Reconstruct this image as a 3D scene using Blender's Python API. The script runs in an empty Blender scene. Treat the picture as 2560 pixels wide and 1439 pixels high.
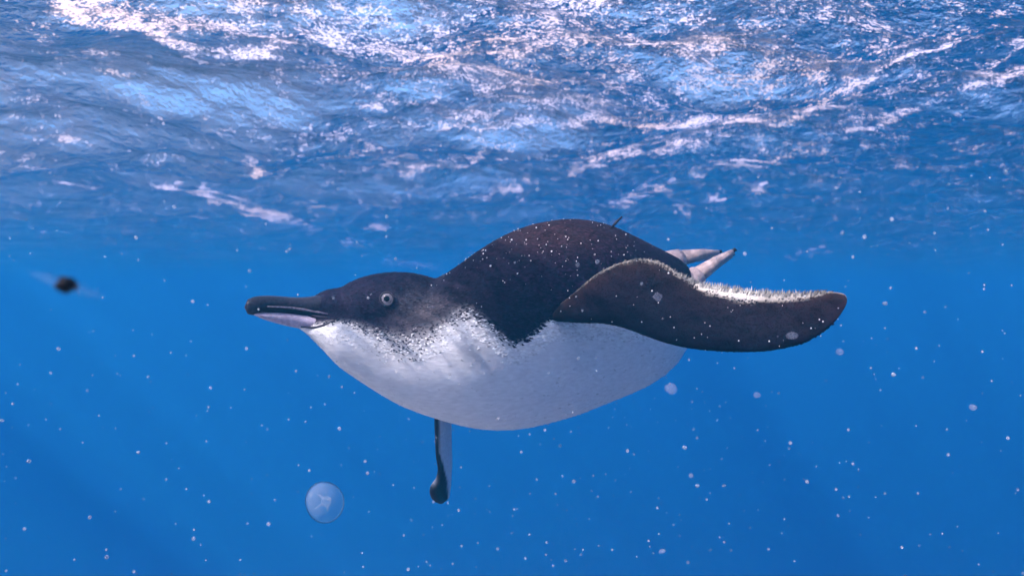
import bpy, bmesh, math, random
import numpy as np
from mathutils import Vector, Matrix
from mathutils.bvhtree import BVHTree

random.seed(7); rng = np.random.default_rng(7)
scene = bpy.context.scene
col = scene.collection

# ------------------------------------------------------------------ camera
HFOV = math.radians(60); T = math.tan(HFOV/2)
cam_d = bpy.data.cameras.new('camera'); cam = bpy.data.objects.new('camera', cam_d); col.objects.link(cam)
cam_d.sensor_width = 36; cam_d.lens = 18/T; cam_d.clip_start = 0.02; cam_d.clip_end = 500
cam.location = (0, 0, 0); cam.rotation_euler = (math.radians(90), 0, 0)
cam_d.dof.use_dof = True; cam_d.dof.focus_distance = 0.74; cam_d.dof.aperture_fstop = 11
scene.camera = cam

# ------------------------------------------------------------------ world, sun, exposure
SUN_EL, SUN_AZ = 46, 232          # the sun stands high, a little behind and left of the camera
world = bpy.data.worlds.new('World'); scene.world = world; world.use_nodes = True
wn = world.node_tree; bg = wn.nodes['Background']
sky = wn.nodes.new('ShaderNodeTexSky'); sky.sky_type = 'NISHITA'; sky.sun_disc = False
sky.sun_elevation = math.radians(SUN_EL); sky.sun_rotation = math.radians(SUN_AZ)
wn.links.new(sky.outputs[0], bg.inputs[0]); bg.inputs[1].default_value = 0.14
sun_d = bpy.data.lights.new('sun', 'SUN'); sun_d.energy = 5; sun_d.angle = math.radians(0.53); sun_d.color = (1, 0.90, 0.82)
sun = bpy.data.objects.new('sun', sun_d); col.objects.link(sun)
az, el = math.radians(SUN_AZ), math.radians(SUN_EL)
to_sun = Vector((math.sin(az)*math.cos(el), math.cos(az)*math.cos(el), math.sin(el)))
sun.rotation_euler = (-to_sun).to_track_quat('-Z', 'Y').to_euler(); sun.location = to_sun*20

vs = scene.view_settings; vs.view_transform = 'Standard'; vs.look = 'None'; vs.gamma = 1; vs.exposure = 1.6
cy = scene.cycles
cy.use_denoising = True
try: cy.denoiser = 'OPENIMAGEDENOISE'
except Exception: pass
cy.max_bounces = 8; cy.diffuse_bounces = 3; cy.glossy_bounces = 4; cy.transmission_bounces = 4
cy.transparent_max_bounces = 12; cy.volume_bounces = 2
cy.sample_clamp_indirect = 6; cy.blur_glossy = 0.5
scene.render.engine = 'CYCLES'

# ------------------------------------------------------------------ helpers
def P(px, py, d):                                     # a point seen at photo pixel (px, py), d metres from the camera
    return np.array(((px-1280)/1280*T*d, d, (719.5-py)/1280*T*d))
def S(d): return T*d/1280                             # metres per photo pixel at distance d

def link(o, parent=None):
    col.objects.link(o)
    if parent: o.parent = parent
    return o
def mesh_obj(name, verts, faces, mat, parent=None, origin=(0,0,0), smooth=True, cols=None):
    v = np.asarray(verts, dtype=float) - np.asarray(origin)
    me = bpy.data.meshes.new(name); me.from_pydata(v.tolist(), [], faces); me.update()
    if smooth: me.polygons.foreach_set('use_smooth', [True]*len(me.polygons))
    if cols is not None:
        a = me.attributes.new('plumage', 'FLOAT_COLOR', 'POINT')
        c = np.ones((len(v), 4)); c[:, :3] = cols
        a.data.foreach_set('color', c.ravel())
    me.materials.append(mat)
    o = bpy.data.objects.new(name, me)
    if parent is None: o.location = origin
    return link(o, parent)
def tag(o, label=None, cat=None, group=None, kind=None):
    for k, v in (('label', label), ('category', cat), ('group', group), ('kind', kind)):
        if v: o[k] = v
    return o
def crom(xs, tab):                                    # smooth interpolation of table columns
    tab = np.asarray(tab, float); x0 = tab[:, 0]; out = []
    m = np.gradient(tab[:, 1:], x0, axis=0)
    i = np.clip(np.searchsorted(x0, xs) - 1, 0, len(x0)-2)
    h = (x0[i+1]-x0[i])[:, None]; t = ((xs-x0[i])/h[:, 0])[:, None]
    p0, p1, m0, m1 = tab[i, 1:], tab[i+1, 1:], m[i]*h, m[i+1]*h
    return (2*t**3-3*t**2+1)*p0 + (t**3-2*t**2+t)*m0 + (-2*t**3+3*t**2)*p1 + (t**3-t**2)*m1
def loft(rings, caps=True):
    rings = [np.asarray(r) for r in rings]; n = len(rings[0]); V = np.vstack(rings); F = []
    for a in range(len(rings)-1):
        for k in range(n):
            F.append((a*n+k, a*n+(k+1) % n, (a+1)*n+(k+1) % n, (a+1)*n+k))
    if caps:
        F.append(tuple(range(n-1, -1, -1))); F.append(tuple((len(rings)-1)*n+k for k in range(n)))
    return V, F
def sstep(a, b, x):
    t = np.clip((x-a)/(b-a), 0, 1); return t*t*(3-2*t)
def poly_dist(px, py, pts):                           # distance to a polyline in pixels
    best = np.full(px.shape, 1e9)
    if len(pts) == 1: return np.hypot(px-pts[0][0], py-pts[0][1])
    for (ax, ay), (bx, by) in zip(pts[:-1], pts[1:]):
        dx, dy = bx-ax, by-ay
        t = np.clip(((px-ax)*dx+(py-ay)*dy)/(dx*dx+dy*dy), 0, 1)
        best = np.minimum(best, np.hypot(px-ax-t*dx, py-ay-t*dy))
    return best

# ------------------------------------------------------------------ materials
def new_mat(name):
    m = bpy.data.materials.new(name); m.use_nodes = True
    return m, m.node_tree, m.node_tree.nodes['Principled BSDF']
def simple(name, c, rough=0.5, noise=0.0, scale=200, bump=0.0, **kw):
    m, nt, b = new_mat(name); b.inputs['Roughness'].default_value = rough
    b.inputs['Base Color'].default_value = (*c, 1); b.inputs['Specular IOR Level'].default_value = .15
    for k, v in kw.items(): b.inputs[k.replace('_', ' ')].default_value = v
    if noise or bump:
        tc = nt.nodes.new('ShaderNodeTexCoord'); n = nt.nodes.new('ShaderNodeTexNoise'); n.inputs['Scale'].default_value = scale
        n.inputs['Detail'].default_value = 4; nt.links.new(tc.outputs['Object'], n.inputs['Vector'])
        if noise:
            r = nt.nodes.new('ShaderNodeValToRGB')
            r.color_ramp.elements[0].position = .3; r.color_ramp.elements[1].position = .7
            r.color_ramp.elements[0].color = (*[x*(1-noise) for x in c], 1); r.color_ramp.elements[1].color = (*[min(1, x*(1+noise)) for x in c], 1)
            nt.links.new(n.outputs['Fac'], r.inputs['Fac']); nt.links.new(r.outputs[0], b.inputs['Base Color'])
        if bump:
            bp = nt.nodes.new('ShaderNodeBump'); bp.inputs['Strength'].default_value = bump; bp.inputs['Distance'].default_value = .001
            nt.links.new(n.outputs['Fac'], bp.inputs['Height']); nt.links.new(bp.outputs[0], b.inputs['Normal'])
    return m

def plumage_mat(name, rough=.5):
    m, nt, b = new_mat(name); b.inputs['Roughness'].default_value = rough; b.inputs['Specular IOR Level'].default_value = .04
    at = nt.nodes.new('ShaderNodeAttribute'); at.attribute_name = 'plumage'
    tc = nt.nodes.new('ShaderNodeTexCoord'); mp = nt.nodes.new('ShaderNodeMapping'); mp.inputs['Scale'].default_value = (130, 220, 420)
    n = nt.nodes.new('ShaderNodeTexNoise'); n.inputs['Scale'].default_value = 1; n.inputs['Detail'].default_value = 3
    nt.links.new(tc.outputs['Object'], mp.inputs['Vector']); nt.links.new(mp.outputs[0], n.inputs['Vector'])
    mr = nt.nodes.new('ShaderNodeMapRange'); mr.inputs[1].default_value = .3; mr.inputs[2].default_value = .7; mr.inputs[3].default_value = .88; mr.inputs[4].default_value = 1.06
    nt.links.new(n.outputs['Fac'], mr.inputs[0])
    mx = nt.nodes.new('ShaderNodeMix'); mx.data_type = 'RGBA'; mx.blend_type = 'MULTIPLY'; mx.inputs['Factor'].default_value = 1
    nt.links.new(at.outputs['Color'], mx.inputs['A']); nt.links.new(mr.outputs[0], mx.inputs['B'])
    nt.links.new(mx.outputs['Result'], b.inputs['Base Color'])
    bp = nt.nodes.new('ShaderNodeBump'); bp.inputs['Strength'].default_value = .18; bp.inputs['Distance'].default_value = .001
    nt.links.new(n.outputs['Fac'], bp.inputs['Height']); nt.links.new(bp.outputs[0], b.inputs['Normal'])
    return m

M_body = plumage_mat('plumage', .6)
M_feather = plumage_mat('feather', .62)
M_bubble = simple('air_bubble', (.9, .9, .92), .15)
M_speck = simple('plankton', (.55, .64, .74), .5, Alpha=.35)
M_fine = simple('fine_plankton', (.5, .58, .65), .5, Alpha=.32)

# water surface: clear facets, total reflection at grazing angles, painted glints where the attribute says so
def water_material():
    m = bpy.data.materials.new('water_surface'); m.use_nodes = True; nt = m.node_tree; N = nt.nodes; L = nt.links
    N.clear(); out = N.new('ShaderNodeOutputMaterial')
    tc = N.new('ShaderNodeTexCoord')
    n1 = N.new('ShaderNodeTexNoise'); n1.inputs['Scale'].default_value = 26; n1.inputs['Detail'].default_value = 5; n1.inputs['Roughness'].default_value = .6
    L.new(tc.outputs['Object'], n1.inputs['Vector'])
    bp = N.new('ShaderNodeBump'); bp.inputs['Strength'].default_value = 1; bp.inputs['Distance'].default_value = .014
    L.new(n1.outputs['Fac'], bp.inputs['Height'])
    fr = N.new('ShaderNodeFresnel'); fr.inputs['IOR'].default_value = 1.33; L.new(bp.outputs[0], fr.inputs['Normal'])
    gl = N.new('ShaderNodeBsdfGlossy'); gl.inputs['Roughness'].default_value = .06; L.new(bp.outputs[0], gl.inputs['Normal'])
    rf = N.new('ShaderNodeBsdfRefraction'); rf.inputs['IOR'].default_value = 1.33; rf.inputs['Roughness'].default_value = .12; L.new(bp.outputs[0], rf.inputs['Normal'])
    tr = N.new('ShaderNodeBsdfTransparent')
    mt = N.new('ShaderNodeMixShader'); mt.inputs[0].default_value = .35; L.new(tr.outputs[0], mt.inputs[1]); L.new(rf.outputs[0], mt.inputs[2])
    mw = N.new('ShaderNodeMixShader'); L.new(fr.outputs[0], mw.inputs[0]); L.new(mt.outputs[0], mw.inputs[1]); L.new(gl.outputs[0], mw.inputs[2])
    # glints, painted as pale speckled patches
    at = N.new('ShaderNodeAttribute'); at.attribute_name = 'painted_glints'
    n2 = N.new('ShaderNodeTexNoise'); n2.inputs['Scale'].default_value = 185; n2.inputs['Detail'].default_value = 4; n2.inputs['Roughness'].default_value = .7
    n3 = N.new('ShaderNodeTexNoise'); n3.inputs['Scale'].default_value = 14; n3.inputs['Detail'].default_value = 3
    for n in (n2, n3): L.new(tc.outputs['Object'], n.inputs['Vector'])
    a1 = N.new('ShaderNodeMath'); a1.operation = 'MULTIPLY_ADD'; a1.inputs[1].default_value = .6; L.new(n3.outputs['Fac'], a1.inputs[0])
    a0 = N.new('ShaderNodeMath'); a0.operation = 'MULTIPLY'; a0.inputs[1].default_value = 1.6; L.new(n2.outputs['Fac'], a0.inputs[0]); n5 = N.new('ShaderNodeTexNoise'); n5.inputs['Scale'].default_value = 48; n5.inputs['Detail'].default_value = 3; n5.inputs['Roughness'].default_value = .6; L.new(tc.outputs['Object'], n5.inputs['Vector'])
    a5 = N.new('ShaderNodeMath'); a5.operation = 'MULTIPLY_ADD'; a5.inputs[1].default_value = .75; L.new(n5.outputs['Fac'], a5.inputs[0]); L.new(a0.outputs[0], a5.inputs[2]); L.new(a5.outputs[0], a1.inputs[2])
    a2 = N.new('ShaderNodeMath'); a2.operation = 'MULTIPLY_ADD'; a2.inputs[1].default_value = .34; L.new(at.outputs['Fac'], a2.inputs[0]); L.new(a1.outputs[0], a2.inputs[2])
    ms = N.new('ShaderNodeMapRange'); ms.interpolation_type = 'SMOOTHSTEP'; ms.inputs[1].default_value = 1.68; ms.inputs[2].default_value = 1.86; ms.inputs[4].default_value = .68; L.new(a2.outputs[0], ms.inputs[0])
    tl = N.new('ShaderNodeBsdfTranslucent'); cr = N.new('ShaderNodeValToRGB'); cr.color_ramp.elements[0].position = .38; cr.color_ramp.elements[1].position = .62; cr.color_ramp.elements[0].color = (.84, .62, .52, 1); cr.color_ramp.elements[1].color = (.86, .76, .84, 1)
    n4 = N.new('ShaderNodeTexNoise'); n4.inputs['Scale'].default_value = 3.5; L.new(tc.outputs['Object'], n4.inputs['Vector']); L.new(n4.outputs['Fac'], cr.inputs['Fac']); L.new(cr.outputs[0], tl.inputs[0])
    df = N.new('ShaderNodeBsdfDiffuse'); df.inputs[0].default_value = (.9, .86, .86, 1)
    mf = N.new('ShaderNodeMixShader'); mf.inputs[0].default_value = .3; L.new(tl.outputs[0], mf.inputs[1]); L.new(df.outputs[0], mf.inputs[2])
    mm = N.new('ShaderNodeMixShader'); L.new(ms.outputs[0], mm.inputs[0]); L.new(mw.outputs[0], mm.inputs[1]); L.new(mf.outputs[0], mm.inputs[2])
    L.new(mm.outputs[0], out.inputs['Surface'])
    return m

# ------------------------------------------------------------------ the sea: surface, bed, water body
H_SURF = 0.36
def wave_height(x, y, spacing):
    r = np.random.default_rng(21); z = np.zeros_like(x)
    for i in range(30):
        lam = 0.07*(2.1/0.07)**(i/29.0)
        th = math.radians(100 + r.normal(0, 38)); ph = r.uniform(0, 6.28)
        slope = (.064 if lam > .25 else .055)
        k = 2*math.pi/lam; att = 1 - sstep(lam/5, lam/2.5, spacing)
        arg = k*(x*math.cos(th)+y*math.sin(th)) + ph + .9*np.sin(1.3*x*r.uniform(.6, 1.4)+.9*y*r.uniform(.6, 1.4)+r.uniform(0, 6))
        z += att*slope/k*(np.sin(arg) + .25*np.sin(2*arg+1.5))
    return z

GLINT_STROKES = [  # paths, widths and strengths of the painted glints
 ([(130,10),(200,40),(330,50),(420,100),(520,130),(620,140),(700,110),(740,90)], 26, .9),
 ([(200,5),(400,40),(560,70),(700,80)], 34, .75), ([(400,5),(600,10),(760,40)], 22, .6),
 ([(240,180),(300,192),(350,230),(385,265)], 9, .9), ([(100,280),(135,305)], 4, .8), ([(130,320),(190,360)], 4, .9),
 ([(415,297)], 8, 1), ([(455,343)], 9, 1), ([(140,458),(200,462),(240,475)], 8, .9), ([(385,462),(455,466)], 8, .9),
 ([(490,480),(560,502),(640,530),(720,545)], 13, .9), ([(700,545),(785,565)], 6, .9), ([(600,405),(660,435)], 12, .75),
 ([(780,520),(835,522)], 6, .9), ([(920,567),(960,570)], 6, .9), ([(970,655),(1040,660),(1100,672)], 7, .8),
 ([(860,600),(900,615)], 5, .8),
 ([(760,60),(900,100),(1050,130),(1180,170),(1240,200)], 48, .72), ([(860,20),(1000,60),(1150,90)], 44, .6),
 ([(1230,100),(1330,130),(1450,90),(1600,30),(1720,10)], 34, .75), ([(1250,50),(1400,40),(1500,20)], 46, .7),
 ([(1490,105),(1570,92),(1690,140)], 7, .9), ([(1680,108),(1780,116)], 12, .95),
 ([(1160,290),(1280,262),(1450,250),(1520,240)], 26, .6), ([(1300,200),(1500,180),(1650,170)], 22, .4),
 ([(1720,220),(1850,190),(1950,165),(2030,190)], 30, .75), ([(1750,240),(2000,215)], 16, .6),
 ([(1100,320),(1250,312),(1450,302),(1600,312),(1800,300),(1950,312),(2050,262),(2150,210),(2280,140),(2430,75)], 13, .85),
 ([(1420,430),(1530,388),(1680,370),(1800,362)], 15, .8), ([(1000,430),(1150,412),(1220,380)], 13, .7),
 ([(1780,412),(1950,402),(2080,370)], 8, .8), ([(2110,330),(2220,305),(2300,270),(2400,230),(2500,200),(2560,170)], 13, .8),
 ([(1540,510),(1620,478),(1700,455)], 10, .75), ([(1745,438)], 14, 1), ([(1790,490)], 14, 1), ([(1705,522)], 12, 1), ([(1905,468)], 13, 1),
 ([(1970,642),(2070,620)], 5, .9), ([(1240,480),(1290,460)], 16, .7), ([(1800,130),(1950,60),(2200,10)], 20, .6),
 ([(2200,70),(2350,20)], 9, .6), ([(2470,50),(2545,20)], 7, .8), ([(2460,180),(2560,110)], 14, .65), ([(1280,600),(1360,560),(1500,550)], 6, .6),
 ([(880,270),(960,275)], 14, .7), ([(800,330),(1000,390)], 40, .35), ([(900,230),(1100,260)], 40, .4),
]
def build_surface():
    n = 720
    u = np.linspace(-1, 1, n)
    xs = .9*np.sinh(4.4*u); ys = 1.6+.9*np.sinh(4.4*u)
    X, Y = np.meshgrid(xs, ys); sp = np.maximum(np.gradient(xs)[None, :], np.gradient(ys)[:, None])
    Z = H_SURF + wave_height(X, Y, sp)
    V = np.stack([X, Y, Z], -1).reshape(-1, 3)
    i = np.arange(n-1)[:, None]*n + np.arange(n-1)[None, :]
    F = np.stack([i, i+1, i+n+1, i+n], -1).reshape(-1, 4)
    me = bpy.data.meshes.new('water_surface')
    me.vertices.add(len(V)); me.vertices.foreach_set('co', V.ravel())
    me.loops.add(F.size); me.loops.foreach_set('vertex_index', F.ravel().astype(np.int32))
    me.polygons.add(len(F)); me.polygons.foreach_set('loop_start', np.arange(0, F.size, 4, dtype=np.int32))
    me.update(); me.validate()
    me.polygons.foreach_set('use_smooth', np.ones(len(F), dtype=bool))
    # bright glints of the surface, painted on as pale patches and streaks
    painted_glints = np.full(len(V), .18)
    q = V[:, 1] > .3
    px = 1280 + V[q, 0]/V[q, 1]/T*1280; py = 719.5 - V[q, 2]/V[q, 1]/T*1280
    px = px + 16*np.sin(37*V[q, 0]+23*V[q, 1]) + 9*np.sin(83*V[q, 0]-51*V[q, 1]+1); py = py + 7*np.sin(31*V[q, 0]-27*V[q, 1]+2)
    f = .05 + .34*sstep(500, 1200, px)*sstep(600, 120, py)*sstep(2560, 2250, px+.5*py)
    for pts, w, s in GLINT_STROKES:
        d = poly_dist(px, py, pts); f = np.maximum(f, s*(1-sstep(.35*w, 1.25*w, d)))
    painted_glints[q] = f
    a = me.attributes.new('painted_glints', 'FLOAT', 'POINT'); a.data.foreach_set('value', painted_glints)
    me.materials.append(water_material())
    o = bpy.data.objects.new('water_surface', me); link(o); tag(o, kind='structure')
build_surface()

def build_bounce_bed():
    # pale sand: unseen slope under the camera, added to bounce light onto the belly
    n = 220; u = np.linspace(-1, 1, n); xs = 1.2*np.sinh(4.6*u); X, Y = np.meshgrid(xs, xs)
    Z = -.44 - .46*np.maximum(Y, -.2) - .27*np.clip(X, -3, 30) - .9*np.clip(X-.1, 0, 6) + .10*np.clip(-Y-.2, 0, 1); Z = np.minimum(Z, -.14-.02*np.hypot(X, Y)/10)
    Z = np.maximum(Z, -7 + .2*np.sin(X*.3+1)*np.cos(Y*.23)) + .012*np.sin(X*14+2*np.sin(Y*5))*np.exp(-np.hypot(X, Y)/3)
    V = np.stack([X, Y, Z], -1).reshape(-1, 3)
    F = [(a*n+b, a*n+b+1, (a+1)*n+b+1, (a+1)*n+b) for a in range(n-1) for b in range(n-1)]
    tag(mesh_obj('bounce_seabed', V, F, simple('sand', (.62, .54, .46), .9, .12, 40, .3)), kind='structure')
build_bounce_bed()

def build_water():
    m = bpy.data.materials.new('sea_water'); m.use_nodes = True; nt = m.node_tree; nt.nodes.clear()
    out = nt.nodes.new('ShaderNodeOutputMaterial'); pv = nt.nodes.new('ShaderNodeVolumePrincipled')
    pv.inputs['Color'].default_value = (.005, .083, .149, 1); pv.inputs['Density'].default_value = .52
    pv.inputs['Absorption Color'].default_value = (.40, .465, .73, 1)
    nt.links.new(pv.outputs[0], out.inputs['Volume'])
    a, b0, b1 = 75, -8.5, 1.0
    V = [(x, y, z) for z in (b0, b1) for y in (-a, a) for x in (-a, a)]
    F = [(0,2,3,1), (4,5,7,6), (0,1,5,4), (2,6,7,3), (0,4,6,2), (1,3,7,5)]
    tag(mesh_obj('haze', V, F, m, smooth=False), kind='stuff')
build_water()

# ------------------------------------------------------------------ the penguin
ORI = P(1290, 820, .80)
penguin = bpy.data.objects.new('penguin', None); penguin.location = ORI; penguin.empty_display_size = .1; link(penguin)
tag(penguin, 'swimming penguin with slate-brown back, white belly and one flipper stretched out', 'penguin')

def D(px): return .69 + (px-620)/1100*.20
TORSO = [(735,803,815,.004),(765,800,832,.009),(800,785,864,.018),(850,760,915,.031),(900,745,950,.037),(950,735,982,.042),(1000,722,1010,.049),(1050,706,1030,.057),
 (1100,692,1046,.065),(1150,661,1060,.073),(1200,625,1069,.080),(1260,590,1072,.085),(1320,566,1066,.087),(1380,553,1052,.087),(1430,549,1038,.085),
 (1480,554,1020,.081),(1530,567,1000,.076),(1580,589,980,.069),(1630,614,955,.060),(1670,634,926,.050),(1700,652,893,.038),(1720,680,850,.024),(1730,735,795,.008)]
def body_mesh():
    xs = np.concatenate([np.linspace(735, 1690, 90), np.linspace(1695, 1730, 14)])
    t = crom(xs, TORSO); ang = np.linspace(0, 2*np.pi, 72, endpoint=False); rings = []
    for px, (a, b, hd) in zip(xs, t):
        d = D(px); c = P(px, (a+b)/2, d); hh = (b-a)/2*S(d)
        ca, sa = np.cos(ang), np.sin(ang)
        # deep keel below, narrower over the neck and back
        wid = hd*np.sign(ca)*np.abs(ca)**.95
        rings.append(np.stack([np.full_like(ang, c[0]) + 0*ang, c[1]+wid, c[2]+hh*sa], -1))
    V, F = loft(rings)
    # head: a long low skull with full cheeks, carried on the same surface
    parts = [(V, F)]
    for (cx, cy_, rx, ry, rd, off, tilt) in ((985,764,150,84,.037,-.004,3),(885,772,100,52,.024,-.002,-9),(1035,775,110,74,.038,-.008,0),(840,778,62,33,.017,0,-4)):
        d = D(cx)+off; c = P(cx, cy_, d); s = S(d)
        bm = bmesh.new(); bmesh.ops.create_uvsphere(bm, u_segments=48, v_segments=32, radius=1)
        vv = np.array([v.co[:] for v in bm.verts]); ff = [tuple(v.index for v in f.verts) for f in bm.faces]; bm.free()
        e = vv*np.array((rx*s, rd, ry*s)); a = math.radians(tilt)
        ex = e[:, 0]*math.cos(a)-e[:, 2]*math.sin(a); ez = e[:, 0]*math.sin(a)+e[:, 2]*math.cos(a)
        ey = e[:, 1] + ex*.45                       # the head lies along the same oblique line as the body
        parts.append((np.stack([ex, ey, ez], -1)+c, ff))
    AV, AF, n = [], [], 0
    for v, f in parts:
        AV.append(v); AF += [tuple(i+n for i in g) for g in f]; n += len(v)
    me = bpy.data.meshes.new('tmp'); me.from_pydata(np.vstack(AV).tolist(), [], AF)
    bm = bmesh.new(); bm.from_mesh(me); bmesh.ops.recalc_face_normals(bm, faces=bm.faces); bm.to_mesh(me); bm.free()
    o = bpy.data.objects.new('tmp', me); col.objects.link(o)
    r = o.modifiers.new('r', 'REMESH'); r.mode = 'VOXEL'; r.voxel_size = .0021
    s = o.modifiers.new('s', 'SMOOTH'); s.factor = .5; s.iterations = 14
    dg = bpy.context.evaluated_depsgraph_get(); ev = o.evaluated_get(dg); em = ev.to_mesh()
    nv = len(em.vertices); co = np.empty(nv*3); em.vertices.foreach_get('co', co); no = np.empty(nv*3); em.vertices.foreach_get('normal', no)
    faces = [tuple(p.vertices) for p in em.polygons]
    ev.to_mesh_clear(); bpy.data.objects.remove(o); bpy.data.meshes.remove(me)
    return co.reshape(-1, 3), no.reshape(-1, 3), faces

BOUND = np.array([(600,818),(800,812),(850,806),(890,818),(930,836),(970,850),(1010,858),(1060,848),(1100,828),(1135,800),(1165,790),(1205,806),(1240,834),(1280,862),(1310,852),(1340,826),(1375,800),(1420,798),(1500,800),(1600,800),(1700,760),(1740,720)], float)
BWID = np.array([(600,6),(850,14),(900,26),(960,40),(1020,50),(1080,46),(1130,44),(1180,46),(1240,26),(1300,12),(1340,10),(1400,8),(1740,14)], float)
def unproject(V):
    return 1280+V[:, 0]/V[:, 1]/T*1280, 719.5-V[:, 2]/V[:, 1]/T*1280
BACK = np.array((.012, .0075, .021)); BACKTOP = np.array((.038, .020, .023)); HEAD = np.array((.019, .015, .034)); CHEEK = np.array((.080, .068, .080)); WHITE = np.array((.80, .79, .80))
def plume(V, jitter=None, seed=0):
    """plumage colour at points on the bird: dark cap and mantle, grey cheek, white underside, speckled border"""
    px, py = unproject(V); n = len(px)
    b = np.interp(px, BOUND[:, 0], BOUND[:, 1]); w = np.interp(px, BWID[:, 0], BWID[:, 1])
    d = (b-py)
    dark = sstep(-1, 1, d/w)
    # thin grey speckle running down the side of the neck
    sp = np.exp(-((px-1190)/60)**2 - ((py-880)/50)**2)*.30 + np.exp(-((px-1010)/120)**2 - ((py-885)/26)**2)*.25
    dark = np.clip(dark+sp*(dark < .9), 0, 1)
    if jitter is not None:
        r = np.random.default_rng(seed).uniform(size=n)
        dark = sstep(r*.8, r*.8+.2, dark)
    hb = sstep(1150, 1080, px)[:, None]
    ck = (np.exp(-((px-1055)/75)**2 - ((py-775)/55)**2))[:, None]
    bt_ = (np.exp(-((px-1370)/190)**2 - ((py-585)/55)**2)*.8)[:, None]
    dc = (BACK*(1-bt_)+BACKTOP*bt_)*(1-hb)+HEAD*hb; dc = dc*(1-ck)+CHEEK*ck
    c = WHITE*(1-dark[:, None]) + dc*dark[:, None]
    if jitter is not None:
        r2 = np.random.default_rng(seed+1).normal(1, jitter, size=n)[:, None]; c = c*np.clip(r2, .5, 1.7)*np.where(dark[:, None] > .5, 1, .5)+c*np.where(dark[:, None] > .5, 0, .5)
    return np.clip(c, .004, .88)

BV, BN, BF = body_mesh()
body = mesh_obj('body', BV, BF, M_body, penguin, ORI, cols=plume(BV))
bvh = BVHTree.FromPolygons([Vector(v) for v in BV], BF)

def blades(V, N, flow, length, width, lift, colf, mat, name, parent, seed=1):
    """small overlapping contour feathers as lens-shaped blades lying along the flow"""
    r = np.random.default_rng(seed); n = len(V)
    f = flow - (flow*N).sum(1)[:, None]*N; f /= np.linalg.norm(f, axis=1)[:, None]+1e-9
    s = np.cross(N, f); ang = r.normal(0, .22, n)[:, None]; f2 = f*np.cos(ang)+s*np.sin(ang); s2 = np.cross(N, f2)
    L = (length*r.uniform(.7, 1.25, n))[:, None]; W = (width*r.uniform(.8, 1.2, n))[:, None]; h = (lift*r.uniform(.5, 1.4, n))[:, None]
    a = V - N*.0004; b = V+f2*L*.5+s2*W*.5+N*h*.45; c = V+f2*L+N*h; d = V+f2*L*.5-s2*W*.5+N*h*.45; m = V+f2*L*.55+N*(h*.6+W*.12)
    VV = np.stack([a, b, c, d, m], 1).reshape(-1, 3)
    F = []
    for i in range(n):
        k = 5*i; F += [(k, k+1, k+4), (k+1, k+2, k+4), (k+2, k+3, k+4), (k+3, k, k+4)]
    cc = np.repeat(colf(V, n), 5, 0)
    return tag(mesh_obj(name, VV, F, mat, parent, ORI, cols=cc), kind='stuff')

def sample(V, N, F, n, seed):
    r = np.random.default_rng(seed); Fa = np.array([f[:4] if len(f) >= 4 else (f[0], f[1], f[2], f[2]) for f in F])
    A = np.linalg.norm(np.cross(V[Fa[:, 2]]-V[Fa[:, 0]], V[Fa[:, 3]]-V[Fa[:, 1]]), axis=1)
    i = r.choice(len(Fa), n, p=A/A.sum()); a, b = r.uniform(size=(2, n, 1)); q = Fa[i]
    bl = lambda X: (X[q[:, 0]]*(1-a)+X[q[:, 1]]*a)*(1-b)+(X[q[:, 3]]*(1-a)+X[q[:, 2]]*a)*b
    nn = bl(N); nn /= np.linalg.norm(nn, axis=1)[:, None]
    return bl(V), nn
fv, fn = sample(BV, BN, BF, 60000, 3)
kb = unproject(fv); keep = (kb[0] > 765) & ((kb[1] < np.interp(kb[0], BOUND[:, 0], BOUND[:, 1]+BWID[:, 1].mean()+25)) | (np.random.default_rng(2).uniform(size=len(fv)) < .03))
fv, fn = fv[keep], fn[keep]
flow = np.tile(np.array((1.0, .32, -.12)), (len(fv), 1))
scale = np.interp(unproject(fv)[0], [760, 1100, 1260, 1400], [.36, .48, .58, .85])
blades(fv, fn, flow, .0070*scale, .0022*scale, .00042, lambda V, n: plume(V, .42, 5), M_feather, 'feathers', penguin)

# ---- bill
def ellip_ring(c, hx, hz, n=28, up=1.0):
    a = np.linspace(0, 2*np.pi, n, endpoint=False)
    return np.stack([np.full(n, c[0]), c[1]+hx*np.cos(a), c[2]+hz*np.where(np.sin(a) > 0, up, 1)*np.sin(a)], -1)
M_billtop = simple('bill_horn', (.028, .026, .040), .32, .3, 500, .2)
M_billlow = simple('bill_pale', (.42, .36, .46), .38, .2, 350, .15)
M_groove = simple('bill_groove', (.19, .16, .21), .5, .4, 600)
M_line = simple('gape', (.02, .015, .03), .5)
def bill(tab, name, mat):
    t = np.array(tab, float); xs = np.linspace(t[0, 0], t[-1, 0], 36); q = crom(xs, t); R = []
    for px, (a, b, w) in zip(xs, q):
        d = D(px); R.append(ellip_ring(P(px, (a+b)/2, d), max(w, .0006), max((b-a)/2*S(d), .0004)))
    V, F = loft(R); return mesh_obj(name, V, F, mat, penguin, ORI)
upper = bill([(613,763,771,.0015),(618,751,782,.0042),(628,744,787,.0062),(645,740,787,.0075),(675,739,779,.0082),(710,741,780,.0090),(750,743,784,.0105),(790,738,792,.0135),(830,722,800,.0175),(870,725,800,.020)], 'upper_mandible', M_billtop)
lower = bill([(630,779,785,.002),(655,777,796,.0062),(700,776,810,.0086),(750,779,821,.0112),(790,784,829,.0142),(830,792,828,.0172),(865,798,814,.019)], 'lower_mandible', M_billlow)
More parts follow.
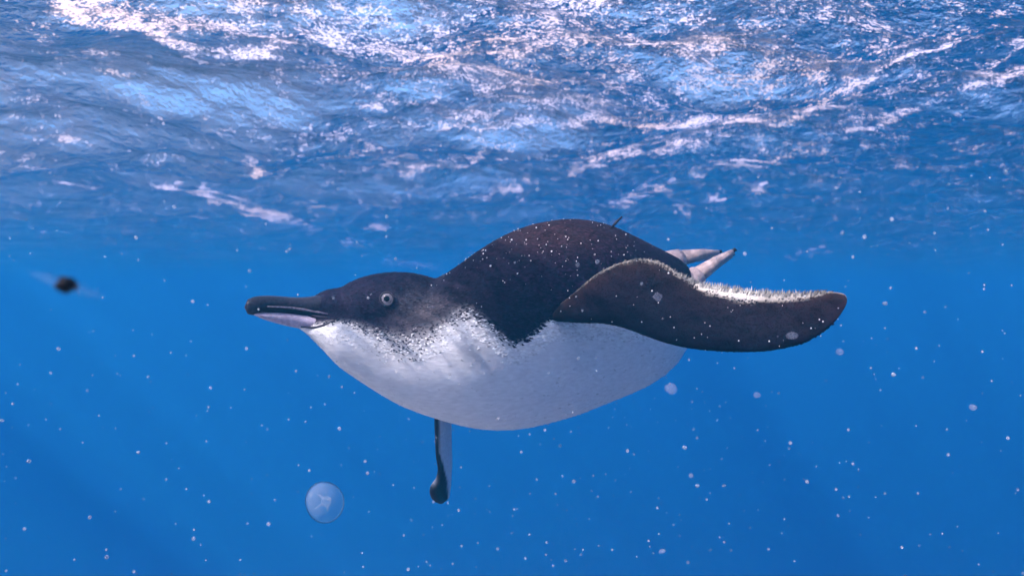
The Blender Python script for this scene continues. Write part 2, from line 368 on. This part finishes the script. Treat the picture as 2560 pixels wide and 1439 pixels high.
def strip(pts, r0, mat, name, parent, near=True, off=0.0):
    """a thin raised line laid on the near side of a surface"""
    R = []
    ang = np.linspace(0, 2*np.pi, 8, endpoint=False)
    for k, (px, py, w, rr) in enumerate(pts):
        d = D(px)-w-off; c = P(px, py, d)
        R.append(np.stack([np.full(8, c[0]), c[1]+rr*.6*np.cos(ang), c[2]+rr*np.sin(ang)], -1))
    V, F = loft(R); return mesh_obj(name, V, F, mat, parent, ORI)
def on_surface(pts, mat, name, parent, tree, thick=.0006, lift=.0):
    R = []; ang = np.linspace(0, 2*np.pi, 8, endpoint=False)
    for (px, py, rpx) in pts:
        dirv = Vector(P(px, py, 1.0)).normalized(); h = tree.ray_cast(Vector((0, 0, 0)), dirv)
        p = np.array(h[0]) if h[0] is not None else P(px, py, D(px))
        r = rpx*S(p[1]); R.append(np.stack([np.full(8, p[0]), p[1]-lift+thick*np.cos(ang), p[2]+r*np.sin(ang)], -1))
    V, F = loft(R); return mesh_obj(name, V, F, mat, parent, ORI)
def tree_of(*obs):
    VV, FF, n = [], [], 0
    for o in obs:
        v = [Vector(w.co)+Vector(ORI) for w in o.data.vertices]; VV += v; FF += [tuple(i+n for i in p.vertices) for p in o.data.polygons]; n += len(v)
    return BVHTree.FromPolygons(VV, FF)
bt = tree_of(upper, lower, body)
on_surface([(668,766,1.5),(700,767,2.5),(730,769,3),(760,773,4),(790,779,3.5),(820,785,2)], M_groove, 'bill_groove', upper, bt)
on_surface([(645,777,2),(690,780,3),(730,783,3.5),(770,788,4),(810,794,4),(845,801,3)], M_line, 'gape_line', upper, bt)
on_surface([(752,816,2),(785,819,3),(810,813,3),(832,804,3),(850,797,2)], M_line, 'gape_fold', lower, bt)

# ---- eyes
M_iris = simple('iris', (.18, .17, .20), .3, .3, 900); M_pupil = simple('pupil', (.008, .008, .012), .08)
def eye(px, py):
    dirv = Vector(P(px, py, 1)).normalized(); h = bvh.ray_cast(Vector((0, 0, 0)), dirv); c = np.array(h[0]); n = np.array(h[1])
    n = n*.6+np.array((-.1, -1, 0.05)); n /= np.linalg.norm(n); return c, n
def disc(c, n, r, bulge, hole=0.0, seg=28, rings=5):
    u = np.cross(n, (0, 0, 1)); u /= np.linalg.norm(u); v = np.cross(u, n); R = []
    for k in range(rings+1):
        t = hole+(1-hole)*k/rings; a = np.linspace(0, 2*np.pi, seg, endpoint=False)
        R.append(c+n*(bulge*(1-t*t)) + r*t*(np.cos(a)[:, None]*u+np.sin(a)[:, None]*v))
    return loft(R[::-1], caps=False) if hole else loft([R[k] for k in range(rings, 0, -1)]+[np.repeat(R[0][:1], seg, 0)], caps=False)
c, n = eye(967, 747); s = S(c[1])
for side in (0, 1):
    if side:                                                   # the other eye, on the far cheek
        h = bvh.ray_cast(Vector((c[0], c[1]+.5, c[2])), Vector((0, -1, 0))); c2 = np.array(h[0]); n2 = np.array(h[1])
    else: c2, n2 = c, n
    V, F = disc(c2+n2*.0010, n2, 15.5*s, .0015, .0); e = mesh_obj('eye', V, F, M_iris, penguin, ORI)
    V, F = disc(c2+n2*.0022, n2, 7.5*s, .0007); mesh_obj('pupil', V, F, M_pupil, e, ORI)
    # dark eyelid ring
    a = np.linspace(0, 2*np.pi, 36, endpoint=False); u = np.cross(n2, (0, 0, 1)); u /= np.linalg.norm(u); v = np.cross(u, n2)
    R = []
    for t in a:
        o_ = np.cos(t)*u+np.sin(t)*v; b_ = np.linspace(0, 2*np.pi, 8, endpoint=False)
        R.append(c2+n2*.0012+o_*16.5*s + .0008*(np.cos(b_)[:, None]*o_+np.sin(b_)[:, None]*n2))
    V, F = loft(R+[R[0]], caps=False); mesh_obj('eyelid', V, F, simple('eyelid', (.045, .04, .055), .5), e, ORI)

# ---- near flipper: stations run from shoulder to tip; upper and lower edge in the picture, distance, thickness
ST = [((1372,772),(1372,797),.752,.004),((1400,760),(1405,801),.742,.010),((1440,728),(1448,806),.732,.012),((1490,686),(1505,808),.722,.0125),((1545,659),(1555,818),.712,.0125),((1600,648),(1605,836),.702,.012),
 ((1650,657),(1655,854),.693,.0115),((1700,688),(1705,867),.685,.011),((1755,712),(1760,875),.677,.0105),((1820,722),(1825,879),.668,.010),((1890,732),(1890,879),.659,.0095),((1950,735),(1945,873),.651,.009),
 ((2010,734),(2000,860),.644,.008),((2060,730),(2045,838),.638,.007),((2095,731),(2085,806),.634,.005),((2112,736),(2108,775),.632,.003),((2118,746),(2117,757),.631,.0012)]
def near_flipper():
    t0 = np.arange(len(ST), dtype=float)
    tab = np.array([(i, a[0], a[1], b[0], b[1], d, th) for i, (a, b, d, th) in enumerate(ST)])
    tt = np.linspace(0, len(ST)-1, 110); q = crom(tt, tab); R = []; n = 36
    for (ux, uy, lx, ly, d, th) in q:
        U = P(ux, uy, d+.004); Lo = P(lx, ly, d-.010); c = (U+Lo)/2; h = (U-Lo)/2; ch = np.linalg.norm(h)
        nn = np.cross(h, (1, -.25, 0)); nn /= np.linalg.norm(nn); a = np.linspace(0, 2*np.pi, n, endpoint=False)
        prof = np.sin(a)*(.62-.38*np.cos(a))            # blunt leading edge below, thin trailing edge above
        R.append(c + np.cos(a)[:, None]*h + prof[:, None]*nn*max(th*.62, .0006))
    return loft(R), q
(NV, NF), NQ = near_flipper()
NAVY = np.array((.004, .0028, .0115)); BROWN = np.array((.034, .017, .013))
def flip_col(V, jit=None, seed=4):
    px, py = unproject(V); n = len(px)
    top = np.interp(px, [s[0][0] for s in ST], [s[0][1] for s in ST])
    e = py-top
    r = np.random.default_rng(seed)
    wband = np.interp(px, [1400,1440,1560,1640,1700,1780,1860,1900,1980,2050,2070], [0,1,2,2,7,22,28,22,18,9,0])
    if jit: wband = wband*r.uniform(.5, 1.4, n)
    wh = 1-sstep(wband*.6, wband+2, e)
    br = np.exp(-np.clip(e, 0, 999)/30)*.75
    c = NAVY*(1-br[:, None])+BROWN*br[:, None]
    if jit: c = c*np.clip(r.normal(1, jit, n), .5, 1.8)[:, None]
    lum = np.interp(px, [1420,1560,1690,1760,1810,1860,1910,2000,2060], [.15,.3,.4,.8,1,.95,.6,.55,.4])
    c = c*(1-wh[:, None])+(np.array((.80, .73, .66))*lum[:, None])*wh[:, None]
    return np.clip(c, .004, .88)
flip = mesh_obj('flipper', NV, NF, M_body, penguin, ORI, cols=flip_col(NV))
def normals(o):
    m = o.data; a = np.empty(len(m.vertices)*3); m.vertices.foreach_get('normal', a); return a.reshape(-1, 3)
# make sure the flipper's normals point outwards
bm = bmesh.new(); bm.from_mesh(flip.data); bmesh.ops.recalc_face_normals(bm, faces=bm.faces); bm.to_mesh(flip.data); bm.free()
pv_, pn_ = sample(NV, normals(flip), [tuple(p.vertices) for p in flip.data.polygons if len(p.vertices) == 4], 9000, 8)
kp = unproject(pv_)[0] < 2078; pv_, pn_ = pv_[kp], pn_[kp]
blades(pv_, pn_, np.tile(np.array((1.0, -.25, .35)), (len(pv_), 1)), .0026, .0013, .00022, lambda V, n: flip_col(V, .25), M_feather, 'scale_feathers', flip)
# bristly white trailing edge
VV, FF, CC = [], [], []
for i in range(1500):
    k = random.uniform(0.10, .955)*(len(NQ)-1); j = int(k); f = k-j; q = NQ[j]*(1-f)+NQ[min(j+1, len(NQ)-1)]*f
    if q[0] > 2066 or (q[0] < 1690 and random.random() < .45): continue
    base = P(q[0], q[1]+random.uniform(0, 9), q[4]+.004+random.uniform(-.002, .002)); sc = S(q[4])
    w = np.interp(q[0], [1420,1500,1640,1700,1780,1900,2000,2060,2090], [4,6,6,10,15,15,13,8,4])*random.uniform(.5, 1.2)
    tip = base + np.array((random.gauss(.25, .25), random.gauss(-.1, .3), 1.0))*w*sc
    side = np.array((1, 0, 0))*.00055*random.uniform(.7, 1.3); nidx = len(VV)
    VV += [base-side, base+side, tip, base+np.array((0, -.0006, 0))]; FF += [(nidx, nidx+1, nidx+2), (nidx, nidx+3, nidx+2), (nidx+3, nidx+1, nidx+2)]
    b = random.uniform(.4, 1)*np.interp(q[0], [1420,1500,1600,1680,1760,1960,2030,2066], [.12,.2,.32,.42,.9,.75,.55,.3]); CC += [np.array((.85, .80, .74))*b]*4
tag(mesh_obj('edge_bristles', VV, FF, M_feather, flip, ORI, cols=np.array(CC)), kind='stuff')

# ---- far flipper, hanging below the chest and seen almost edge on
FS = [(985,1098,1140,.800,.026),(1040,1090,1127,.806,.026),(1085,1091,1126,.810,.025),(1130,1093,1127,.813,.024),(1165,1097,1128,.815,.022),(1190,1091,1127,.816,.020),(1212,1077,1126,.816,.018),(1232,1078,1124,.816,.014),(1248,1086,1120,.816,.008),(1257,1098,1108,.816,.002)]
xs = np.linspace(985, 1257, 50); q = crom(xs, np.array(FS, float)); R = []
for py, (xl, xr, d, hd) in zip(xs, q):
    a = np.linspace(0, 2*np.pi, 28, endpoint=False); c = P((xl+xr)/2, py, d); hw = (xr-xl)/2*S(d)
    R.append(np.stack([c[0]+hw*np.cos(a), c[1]+hd*np.sin(a)+.5*hd*np.cos(a), np.full(28, c[2])], -1))
V, F = loft(R); px, py = unproject(V)
lim = np.interp(py, [1000,1130,1160,1185,1205,1260], [1098,1099,1108,1114,1119,1121])
dk = 1-sstep(lim-2, lim+2, px)
wh = np.exp(-((px-1084)/7)**2-((py-1197)/12)**2)
cc = np.array((.022, .018, .030))*dk[:, None]+np.array((.62, .62, .66))*(1-dk[:, None]); cc = cc*(1-wh[:, None])+.75*wh[:, None]
mesh_obj('flipper', V, F, M_body, penguin, ORI, cols=cc)

# ---- tail, feet, stray quill
M_foot = simple('foot_skin', (.42, .32, .31), .5, .25, 260, .4); M_claw = simple('claw', (.02, .016, .02), .3)
def tube(pts, radii, n=12, flat=1.0):
    pts = [np.asarray(p) for p in pts]; R = []
    for i, (p, r) in enumerate(zip(pts, radii)):
        t = pts[min(i+1, len(pts)-1)]-pts[max(i-1, 0)]; t = t/np.linalg.norm(t)
        u = np.cross(t, (0, 1, 0)); u /= np.linalg.norm(u); v = np.cross(u, t); a = np.linspace(0, 2*np.pi, n, endpoint=False)
        R.append(p+r*(np.cos(a)[:, None]*u+flat*np.sin(a)[:, None]*v))
    return loft(R)
V, F = tube([P(1630,690,.875), P(1670,682,.90), P(1705,678,.935), P(1728,682,.965)], [.024, .016, .009, .002], 16, .5)
mesh_obj('tail', V, F, M_body, penguin, ORI, cols=np.tile(BACK, (len(V), 1)))
def foot(leg, ankle, toes, name='foot'):
    V, F = tube([leg, ankle], [.016, .0105], 12); VV, FF = list(V), list(F)
    for tp in toes:
        mid = ankle*.45+tp*.55+np.array((0, 0, .001)); v, f = tube([ankle, mid, tp], [.0085, .0055, .0028], 10); n0 = len(VV); VV += list(v); FF += [tuple(i+n0 for i in g) for g in f]
    ft = mesh_obj(name, np.array(VV), FF, M_foot, penguin, ORI)
    wv, wf = [], []                                    # the web between the toes, a thin solid skin
    for a, b in zip(toes[:-1], toes[1:]):
        n0 = len(wv); e = np.array((0, .0008, .0008)); ridge = (a*.92+b*.92+ankle*.16)/2
        tri = [ankle, ankle*.1+a*.9, ridge, ankle*.1+b*.9]
        wv += [p+e for p in tri]+[p-e for p in tri]
        wf += [(n0, n0+1, n0+2, n0+3), (n0+7, n0+6, n0+5, n0+4)]+[(n0+i, n0+4+i, n0+4+(i+1) % 4, n0+(i+1) % 4) for i in range(4)]
    mesh_obj('web', np.array(wv), wf, M_foot, ft, ORI)
    for tp in toes:
        dr = tp-ankle; dr /= np.linalg.norm(dr)
        v, f = tube([tp-dr*.001, tp+dr*.003+np.array((0, 0, .0008)), tp+dr*.0055-np.array((0, 0, .002))], [.0025, .0018, .0004], 8); mesh_obj('claw', v, f, M_claw, ft, ORI)
foot(P(1690,740,.885), P(1745,687,.895), [P(1832,629,.900), P(1828,638,.912), P(1806,643,.922)])
foot(P(1665,665,.93), P(1700,645,.94), [P(1796,631,.955), P(1788,637,.965), P(1770,644,.972)])
V, F = tube([P(1528,570,.83), P(1541,555,.83), P(1555,541,.83)], [.0011, .0013, .0008], 8)
mesh_obj('stray_quill', V, F, simple('quill', (.02, .018, .03), .5), penguin, ORI)

# ---- tiny air bubbles clinging to the plumage
def ico(r=1.0, sub=1):
    bm = bmesh.new(); bmesh.ops.create_icosphere(bm, subdivisions=sub, radius=r); v = np.array([x.co[:] for x in bm.verts]); f = [tuple(x.index for x in g.verts) for g in bm.faces]; bm.free(); return v, f
IV, IF = ico(1, 1); IV2, IF2 = ico(1, 2)
def cluster(name, cs, rs, mat, parent=None, origin=(0,0,0), squash=None):
    VV = np.vstack([IV*(r if squash is None else r*squash[i])+c for i, (c, r) in enumerate(zip(cs, rs))])
    F = [tuple(i+k*len(IV) for i in f) for k in range(len(cs)) for f in IF]
    return mesh_obj(name, VV, F, mat, parent, origin)
bv, bn = sample(BV, BN, BF, 9000, 12); px, py = unproject(bv)
pr = np.exp(-((px-1330)/190)**2-((py-630)/75)**2)*.34 + .014*(py < np.interp(px, BOUND[:, 0], BOUND[:, 1]))*(px > 830)
sel = (rng.uniform(size=len(px)) < pr) & (bn[:, 1] < .1)
cs = bv[sel]+bn[sel]*.0010; cluster('air_bubbles', cs, np.clip(rng.lognormal(-8.0, .45, len(cs)), .00018, .0010), M_bubble, penguin, ORI)
fl, fn2 = sample(NV, normals(flip), [tuple(p.vertices) for p in flip.data.polygons if len(p.vertices) == 4], 90, 22)
cluster('air_bubbles', fl+fn2*.0007, np.clip(rng.lognormal(-7.8, .4, len(fl)), .0002, .001), M_bubble, flip, ORI)
for o in penguin.children_recursive:
    if o.name.startswith('air_bubbles'): o['kind'] = 'stuff'

# ------------------------------------------------------------------ drifting things
# dark blob with pale filaments, close to the lens
o_ = P(168, 711, .23)
V = IV2*np.array((26, 30, 21))*S(.23)*(1+.16*np.sin(IV2[:, :1]*5+IV2[:, 2:]*4))
blob = bpy.data.objects.new('seaweed_scrap', None); blob.location = o_; link(blob)
tag(blob, 'small dark drifting seaweed scrap in open water ahead of the beak', 'seaweed')
mesh_obj('core', V, IF2, simple('dark_weed', (.007, .003, .004), .6, .4, 300, .4), blob)
M_fil = simple('pale_filament', (.35, .40, .55), .5, Alpha=.05)
for pts in ([(-24,-6,0),(-55,-16,6),(-95,-28,2)], [(22,10,0),(50,18,-4),(88,30,0)]):
    v, f = tube([np.array((a*S(.23), c_*S(.23), -b*S(.23))) for a, b, c_ in pts], [.0016, .0011, .0003], 8)
    mesh_obj('filament', v, f, M_fil, blob)

# small clear jelly under the beak
def jelly():
    c = P(812, 1254, .66); R0 = 50*S(.66)
    j = bpy.data.objects.new('jellyfish', None); j.location = c; link(j); tag(j, 'small clear round jellyfish drifting below the penguin\'s head', 'jellyfish')
    m = bpy.data.materials.new('jelly'); m.use_nodes = True; nt = m.node_tree; b = nt.nodes['Principled BSDF']
    b.inputs['Base Color'].default_value = (.62, .72, .80, 1); b.inputs['Roughness'].default_value = .3; b.inputs['Alpha'].default_value = .085
    ax = Vector((.55, -.75, .35)).normalized(); rot = ax.to_track_quat('Z', 'Y').to_matrix()
    def place(v): return np.array([list(rot @ Vector(p)) for p in v])
    R = []
    for k in range(15):                                                  # outer and inner skin of the bell
        t = k/14*math.pi/2; r_, z_ = math.sin(t)*R0, math.cos(t)*R0*.55
        a = np.linspace(0, 2*np.pi, 40, endpoint=False); ru = r_*(1+.012*np.sin(3*a+1)*(k/14))
        R.append(np.stack([np.maximum(ru, 1e-5)*np.cos(a), np.maximum(ru, 1e-5)*np.sin(a), np.full(40, z_)], -1))
    inn = [r*np.array((.9, .9, .72)) for r in R[::-1]]
    V, F = loft(R+inn); bell = mesh_obj('bell', place(V), F, m, j)
    V2, F2 = [], []
    a = np.linspace(0, 2*np.pi, 41); ringpts = []
    for t in a[:-1]:
        o2 = np.array((math.cos(t), math.sin(t), 0)); b_ = np.linspace(0, 2*np.pi, 7, endpoint=False); rr = .0006
        ringpts.append(o2*R0*1.01*(1+.012*math.sin(3*t+1))+rr*(np.cos(b_)[:, None]*o2+np.sin(b_)[:, None]*np.array((0, 0, 1))))
    V, F = loft(ringpts+[ringpts[0]], caps=False); mesh_obj('margin', place(V), F, simple('jelly_margin', (.02, .06, .12), .4, Alpha=.22), bell)
    mg = simple('jelly_gut', (.6, .72, .82), .4, Alpha=.11)
    v = IV2*np.array((.28, .28, .22))*R0+np.array((0, 0, R0*.18)); mesh_obj('stomach', place(v), IF2, mg, j)
    for t in (.4, 2.0, 3.6, 5.1):
        p = [np.array((math.cos(t)*R0*.2, math.sin(t)*R0*.2, R0*.1)), np.array((math.cos(t)*R0*.4, math.sin(t)*R0*.4, -R0*.12)), np.array((math.cos(t)*R0*.5, math.sin(t)*R0*.5, -R0*.3))]
        v, f = tube(p, [.0012, .0009, .0003], 7); mesh_obj('oral_arm', place(v), f, mg, j)
jelly()

# larger drifting flecks one can point to, then the fine snow of plankton
def fleck(px, py, d, r, label, mat=M_speck, group='drifting flecks in the open water'):
    s = np.random.default_rng(int(px*7+py)); k = 1+.22*np.sin(IV2@s.normal(0, 3, 3)+s.uniform(0, 6))
    v = IV2*k[:, None]*r*S(d)*np.array((1, 1, .82))
    tag(mesh_obj('drifting_fleck', v+P(px, py, d), IF2, mat, None, P(px, py, d)), label, 'plankton', group)
M_soft = simple('soft_fleck', (.62, .66, .8), .5, Alpha=.13)
fleck(1644,741,.56,12,'pale round fleck drifting in front of the flipper\'s broad inner half', M_soft, None)
fleck(1980,838,.54,13,'pale round fleck drifting in front of the dark flipper tip', M_soft, None)
fleck(1677,971,.50,15,'soft round fleck drifting just below the penguin\'s rump', M_soft, None)
for (x, y, d, r) in ((1810,1213,.7,8),(1655,1377,.7,10),(2213,758,.7,9),(1894,987,.6,10),(2234,936,.7,9),(268,1391,.7,9),(72,1152,.7,9),(224,1292,.75,8),(146,872,.7,8),(4,1050,.7,9),(345,1130,.8,7),(2100,880,.5,13),(1712,1118,.7,9),(2432,1018,.6,10),(1743,1213,.6,8)):
    fleck(x, y, d, r*(.62 if r < 10 else .9), 'small whitish fleck drifting in open blue water', M_speck if r < 10 else M_soft)
n = 650
dd = rng.uniform(.45, 2.4, n)**1.0; px = rng.uniform(-100, 2660, n); py = rng.uniform(250, 1500, n)
# more of them in the bird's wake under the belly
w = rng.uniform(size=n) < .25; px[w] = rng.normal(1550, 330, w.sum()); py[w] = rng.normal(1130, 130, w.sum()); dd[w] = rng.uniform(.7, 1.3, w.sum())
cs = np.array([P(a, b, d) for a, b, d in zip(px, py, dd)]); rs = np.clip(rng.lognormal(-7.75, .5, n), .00018, .0016)
cs[:, 2] = np.minimum(cs[:, 2], .25)
tag(cluster('plankton', cs, rs, M_fine), 'fine white plankton specks suspended all through the water', 'plankton', kind='stuff')

n = 420
dd = rng.uniform(.4, 1.3, n); cs = np.array([P(a, b, d) for a, b, d in zip(rng.uniform(-60, 2620, n), rng.uniform(420, 1460, n), dd)]); cs[:, 2] = np.minimum(cs[:, 2], .22)
tag(cluster('marine_snow', cs, np.clip(rng.lognormal(-6.75, .4, n), .0005, .0028)*dd, simple('marine_snow', (.75, .8, .85), .6, Alpha=.22)), 'soft pale marine snow hanging all through the blue water', 'plankton', kind='stuff')
